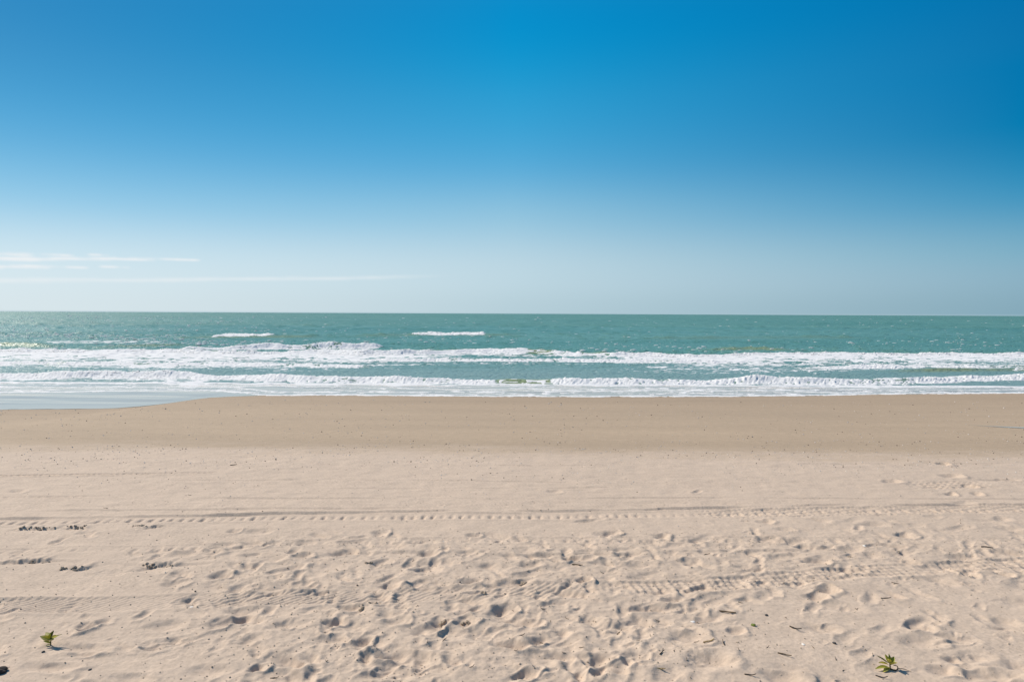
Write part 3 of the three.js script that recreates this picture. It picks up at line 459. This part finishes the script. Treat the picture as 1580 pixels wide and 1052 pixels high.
function lump(px, py, size, mat, label, cat, name, group, flat = 0.6) {
  const [x, z] = ground(px, py), d = Math.hypot(x, z, H), r = size * d / F / 2, g = new THREE.IcosahedronGeometry(r, 2), p = g.attributes.position, sd = ro() * 50;
  for (let k = 0; k < p.count; k++) { const f = 1 + 0.5 * noise(p.getX(k) / r * 1.3 + sd, p.getZ(k) / r * 1.3 + p.getY(k) / r); p.setXYZ(k, p.getX(k) * f * 1.25, p.getY(k) * f * flat, p.getZ(k) * f); } g.computeVertexNormals();
  const o = new THREE.Mesh(g, mat); o.name = numbered(name); o.position.set(x, sandY(x, z) + r * flat * 0.5, z); o.rotation.y = ro() * 6; scene.add(o); tag(o, label, cat, group); return o;
}
for (const a of [
  [891, 872, 15, -0.5, 1, 'short brown twig lying diagonally beside the deep print in the middle of the sand'], [956, 973, 12, 0.9, 0, 'dark twig propped at a slant on the sand below the tyre track'], [805, 981, 9, 0.3, 3, 'black curled twig just above the wide double footprint'],
  [1021, 1008, 13, 1.0, 3, 'black forked twig in the sand at the lower middle'], [728, 1031, 8, 0.7, 3, 'stubby black twig near the bottom edge, left of the middle'], [1018, 1033, 14, -0.3, 2, 'straw coloured twig near the bottom edge below the black forked one'],
  [1094, 990, 15, 0.25, 2, 'pale straw twig lying beside a broad print right of the middle'], [1382, 900, 8, -0.9, 0, 'dark splinter alone on the smooth sand at the right'], [1368, 924, 12, 0.05, 3, 'flat black sliver on the smooth sand above the right seedling'],
  [1228, 970, 15, -0.95, 0, 'thin straight dark twig left of and above the right seedling'], [1123, 945, 20, -0.45, 1, 'long thin curved twig at the edge of the trodden sand'], [1117, 992, 12, 1.5, 0, 'dark twig pointing straight away from the camera'],
  [1211, 1012, 16, -0.7, 1, 'thin brown twig pointing down to the bottom edge, left of the right seedling'], [1158, 1044, 13, -0.35, 0, 'broken dark twig at the bottom edge right of the middle'], [1361, 1045, 12, -0.7, 3, 'black bent twig just below the right seedling'],
  [423, 1042, 10, 0.0, 3, 'short black twig lying flat at the bottom edge on the left'], [1524, 846, 11, -0.6, 3, 'black twig by the right edge above the tyre track'], [360, 718, 9, 0.0, 3, 'lone black twig on the clean sand near the damp line at the left'],
  [1091, 855, 9, 0.3, 3, 'dark knotted twig right of the middle, above the tread marks'], [686, 988, 9, 1.1, 3, 'dark upright twig left of the middle below the crumbled prints'], [837, 992, 9, -0.8, 1, 'small brown twig on the rim of a print in the lower middle'],
]) twig(...a);
const bits = [[837, 940, 7, 0], [875, 951, 6, 1], [897, 1000, 6, 0], [1075, 987, 7, 0], [1015, 954, 5, 1], [796, 1006, 5, 0], [710, 993, 4, 3], [1004, 982, 3, 3], [1060, 1018, 4, 3], [1323, 939, 7, 0], [1143, 931, 7, 0], [1213, 953, 5, 0], [1185, 1000, 6, 1], [1347, 1011, 3, 3], [1275, 872, 4, 0], [370, 870, 4, 0], [504, 1022, 5, 1], [292, 764, 4, 3], [162, 786, 6, 3], [1498, 710, 4, 3], [1534, 709, 4, 3], [929, 883, 6, 3], [637, 864, 6, 3], [870, 1006, 3, 3], [940, 1015, 4, 1], [1040, 1006, 4, 0], [780, 1000, 3, 3], [1255, 1000, 3, 1], [1140, 1006, 5, 1], [1290, 1018, 6, 3], [1302, 1035, 5, 3], [850, 958, 4, 1], [1000, 1020, 4, 3], [985, 990, 4, 0], [905, 985, 3, 3]];
const marks = [[1374, 1020, 'the right seedling'], [1021, 1008, 'the black forked twig'], [785, 995, 'the wide print in the lower middle'], [1268, 915, 'the deep double print'], [360, 718, 'the lone twig by the damp line'], [77, 985, 'the left seedling'], [891, 872, 'the short brown twig in the middle'], [1524, 846, 'the black twig by the right edge'], [1228, 970, 'the thin straight twig'], [423, 1042, 'the black twig at the bottom left'], [1123, 945, 'the long curved twig'], [650, 862, 'the heap of clods left of the middle'], [956, 973, 'the slanted dark twig']];
const byMark = new Map();
for (const b of bits) { const k = marks.reduce((a, m, i) => Math.hypot(m[0] - b[0], m[1] - b[1]) < Math.hypot(marks[a][0] - b[0], marks[a][1] - b[1]) ? i : a, 0); (byMark.get(k) ?? byMark.set(k, []).get(k)).push(b); }
for (const [k, list] of byMark) {
  const [mx, my, what] = marks[k]; list.sort((a, b) => Math.hypot(a[0] - mx, a[1] - my) - Math.hypot(b[0] - mx, b[1] - my));
  list.forEach(([px, py, len, m], i) => { const o = twig(px, py, len, ro() * 6.3, m, null, 0.9, 'plant_fragment'), side = Math.abs(px - mx) > Math.abs(py - my) ? (px < mx ? 'left of' : 'right of') : (py < my ? 'above' : 'below'); o.userData.label = `${len > 5 ? 'small' : 'tiny'} dark plant fragment ${side} ${what}, ${['nearest', 'second nearest', 'third nearest', 'fourth nearest', 'fifth nearest', 'sixth nearest', 'seventh nearest', 'eighth nearest'][i]}`; });
}
const pebbleMat = new THREE.MeshStandardMaterial({ name: 'dark pebble', color: new THREE.Color().setRGB(0.035, 0.03, 0.026), roughness: 0.6 }), clodMat = new THREE.MeshStandardMaterial({ name: 'sand clod darkened for shade', color: new THREE.Color().setRGB(0.36, 0.275, 0.195), roughness: 1 }), shellMat = new THREE.MeshStandardMaterial({ name: 'shell', color: new THREE.Color().setRGB(0.78, 0.72, 0.64), roughness: 0.5 });
for (const [px, py, s, l] of [[66, 1007, 3, 'black pebble just below the left seedling'], [138, 1035, 3, 'black pebble near the bottom edge right of the left seedling'], [1183, 949, 4, 'black pebble on the trodden sand above the thin straight twig'], [1288, 994, 4, 'black pebble left of the right seedling']]) lump(px, py, s, pebbleMat, l, 'pebble', 'pebble', 'pebbles on the sand');
for (const [px, py, s, l] of [[1334, 843, 4, 'white shell bit on the right beside the tyre marks'], [295, 937, 4, 'white shell bit on the tread marks at the left'], [1069, 957, 6, 'pale shell piece right of the middle below the tyre track'], [1240, 995, 4, 'small white shell bit left of the right seedling']]) lump(px, py, s, shellMat, l, 'shell', 'shell_piece', 'shell bits on the sand', 0.35);
{ const m = new THREE.MeshStandardMaterial({ name: 'green bud', color: new THREE.Color().setRGB(0.13, 0.16, 0.02), roughness: 0.8 }); lump(1163, 965, 5, m, 'tiny green plant bit lying on the sand above the straight twig', 'plant bit', 'green_plant_bit', null, 0.8); const w = new THREE.MeshStandardMaterial({ name: 'dried weed', color: new THREE.Color().setRGB(0.05, 0.036, 0.028), roughness: 1 }); lump(-2, 1038, 13, w, 'dark clump of dried weed cut by the left edge at the bottom', 'weed', 'dried_weed', null, 0.55); }
const clodShapes = [0, 1, 2, 3, 4].map(sd => { const g = new THREE.IcosahedronGeometry(1, 1), p = g.attributes.position; for (let i = 0; i < p.count; i++) { const f = 1 + 0.9 * noise(p.getX(i) * 1.4 + sd * 7.7, p.getZ(i) * 1.4 + p.getY(i) * 1.7); p.setXYZ(i, p.getX(i) * f, p.getY(i) * f, p.getZ(i) * f); } g.computeVertexNormals(); return g; });
// clods: crumbled sand with shade painted into its colour, each heap one thing
for (const [px, py, w, n, l] of [[116, 877, 46, 16, 'dark crumbled row of sand clods above the left tread marks'], [246, 872, 56, 15, 'crumbled sand clods right of the darkest row at the left'], [60, 867, 40, 9, 'low crumbled clods at the left edge behind the darkest row'], [60, 816, 60, 14, 'thin dark row of clods under the far tyre track at the left edge'], [115, 814, 40, 10, 'short row of clods under the far tyre track, second from the left edge'], [215, 813, 24, 8, 'small clods under the far tyre track, third from the left edge'], [567, 869, 16, 8, 'small dark heap of clods in the trodden sand left of the middle'], [572, 929, 16, 7, 'dark clods on the rim of a print left of the middle'], [557, 937, 8, 4, 'two small dark clods just below the rim clods left of the middle'], [680, 958, 12, 7, 'clods crumbled into the print in the lower middle, left one'], [718, 957, 14, 9, 'clods crumbled into the print in the lower middle, right one'], [805, 898, 13, 6, 'dark clods at the left end of the rectangular tread marks'], [743, 914, 14, 6, 'loose clods on the track left of the rectangular tread marks'], [1385, 850, 12, 6, 'dark clods by the right tyre marks'], [1313, 857, 11, 5, 'small clods left of the dark ones by the right tyre marks'], [1270, 913, 18, 5, 'clods on the rim of the deep double print at the right']]) {
  const [cx, cz] = ground(px, py), cd = -cz, o = new THREE.Group(), y0 = sandY(cx, cz); o.name = numbered('sand_clods'); o.position.set(cx, y0, cz); scene.add(o);
  for (let k = 0; k < n; k++) {
    const [x, z] = [cx + (ro() - 0.5) * w * cd / F, cz + (ro() - 0.5) * 0.06], c = part('clod', clodShapes[Math.floor(ro() * clodShapes.length)], clodMat, o), r = 0.005 + 0.012 * Math.pow(ro(), 1.5);
    c.position.set(x - cx, sandY(x, z) + r * 0.25 - y0, z - cz); c.rotation.set(ro() - 0.5, ro() * 6, ro() - 0.5); c.scale.set(r * 1.4, r * 0.8, r);
  }
  tag(o, l, 'sand clods', 'crumbled clods of sand darkened for shade');
}
// crumbs of sand and shell grit: nobody could count them
function scatter(name, geo, mat, n, place, label) {
  const im = new THREE.InstancedMesh(geo, mat, n), m = new THREE.Matrix4(), q = new THREE.Quaternion(), e = new THREE.Euler(), col = new THREE.Color(); let k = 0;
  for (let tries = 0; k < n && tries < n * 12; tries++) { const a = place(); if (!a) continue; e.set(ro() * 6, ro() * 6, ro() * 6); q.setFromEuler(e); const s = a[2]; m.compose(new THREE.Vector3(a[0], sandY(a[0], a[1]) + s * 0.25, a[1]), q, new THREE.Vector3(s, s * (0.5 + 0.5 * ro()), s * (0.7 + 0.5 * ro()))); im.setMatrixAt(k, m); im.setColorAt(k, col.setRGB(...a[3])); k++; }
  im.count = k; im.name = name; scene.add(im); tag(im, label, 'grit', null, 'stuff');
}
const white = new THREE.MeshStandardMaterial({ name: 'crumb', color: 0xffffff, roughness: 0.95 });
scatter('sand_crumbs', new THREE.IcosahedronGeometry(1, 0), white, 9000, () => { const d = 4 + 6.5 * ro(), x = (ro() * 2 - 1) * (d * 0.85 + 0.5), [px, py] = toPhoto(x, 0, -d); if (ro() > 0.12 + trample(clamp(px, 0, 1580), py)) return null; const v = 0.8 + 0.3 * ro(); return [x, -d, 0.002 + 0.006 * Math.pow(ro(), 3), [0.46 * v, 0.36 * v, 0.265 * v]]; }, 'loose crumbs of sand strewn over the trodden beach');
scatter('shell_grit', new THREE.IcosahedronGeometry(1, 0), white, 5200, () => { const d = 6 + 19 * Math.pow(ro(), 1.1), x = (ro() * 2 - 1) * (d * 0.85), w = 0.04 + Math.exp(-Math.pow((d - 12.3) / 1.6, 2)) + 0.14 * smooth(12, 14, d) * smooth(26, 18, d); if (ro() > w * smooth(-0.35, 0.3, noise(x * 0.6, d * 0.9))) return null; const dark = ro() < 0.33, v = 0.6 + 0.4 * ro(); return [x, -d, (0.004 + 0.011 * Math.pow(ro(), 4)) * Math.max(0.7, d / 14), dark ? [0.17 * v, 0.13 * v, 0.10 * v] : [0.82 * v, 0.74 * v, 0.65 * v]]; }, 'tiny shell bits and grit strewn over the beach');
renderer.render(scene, camera);
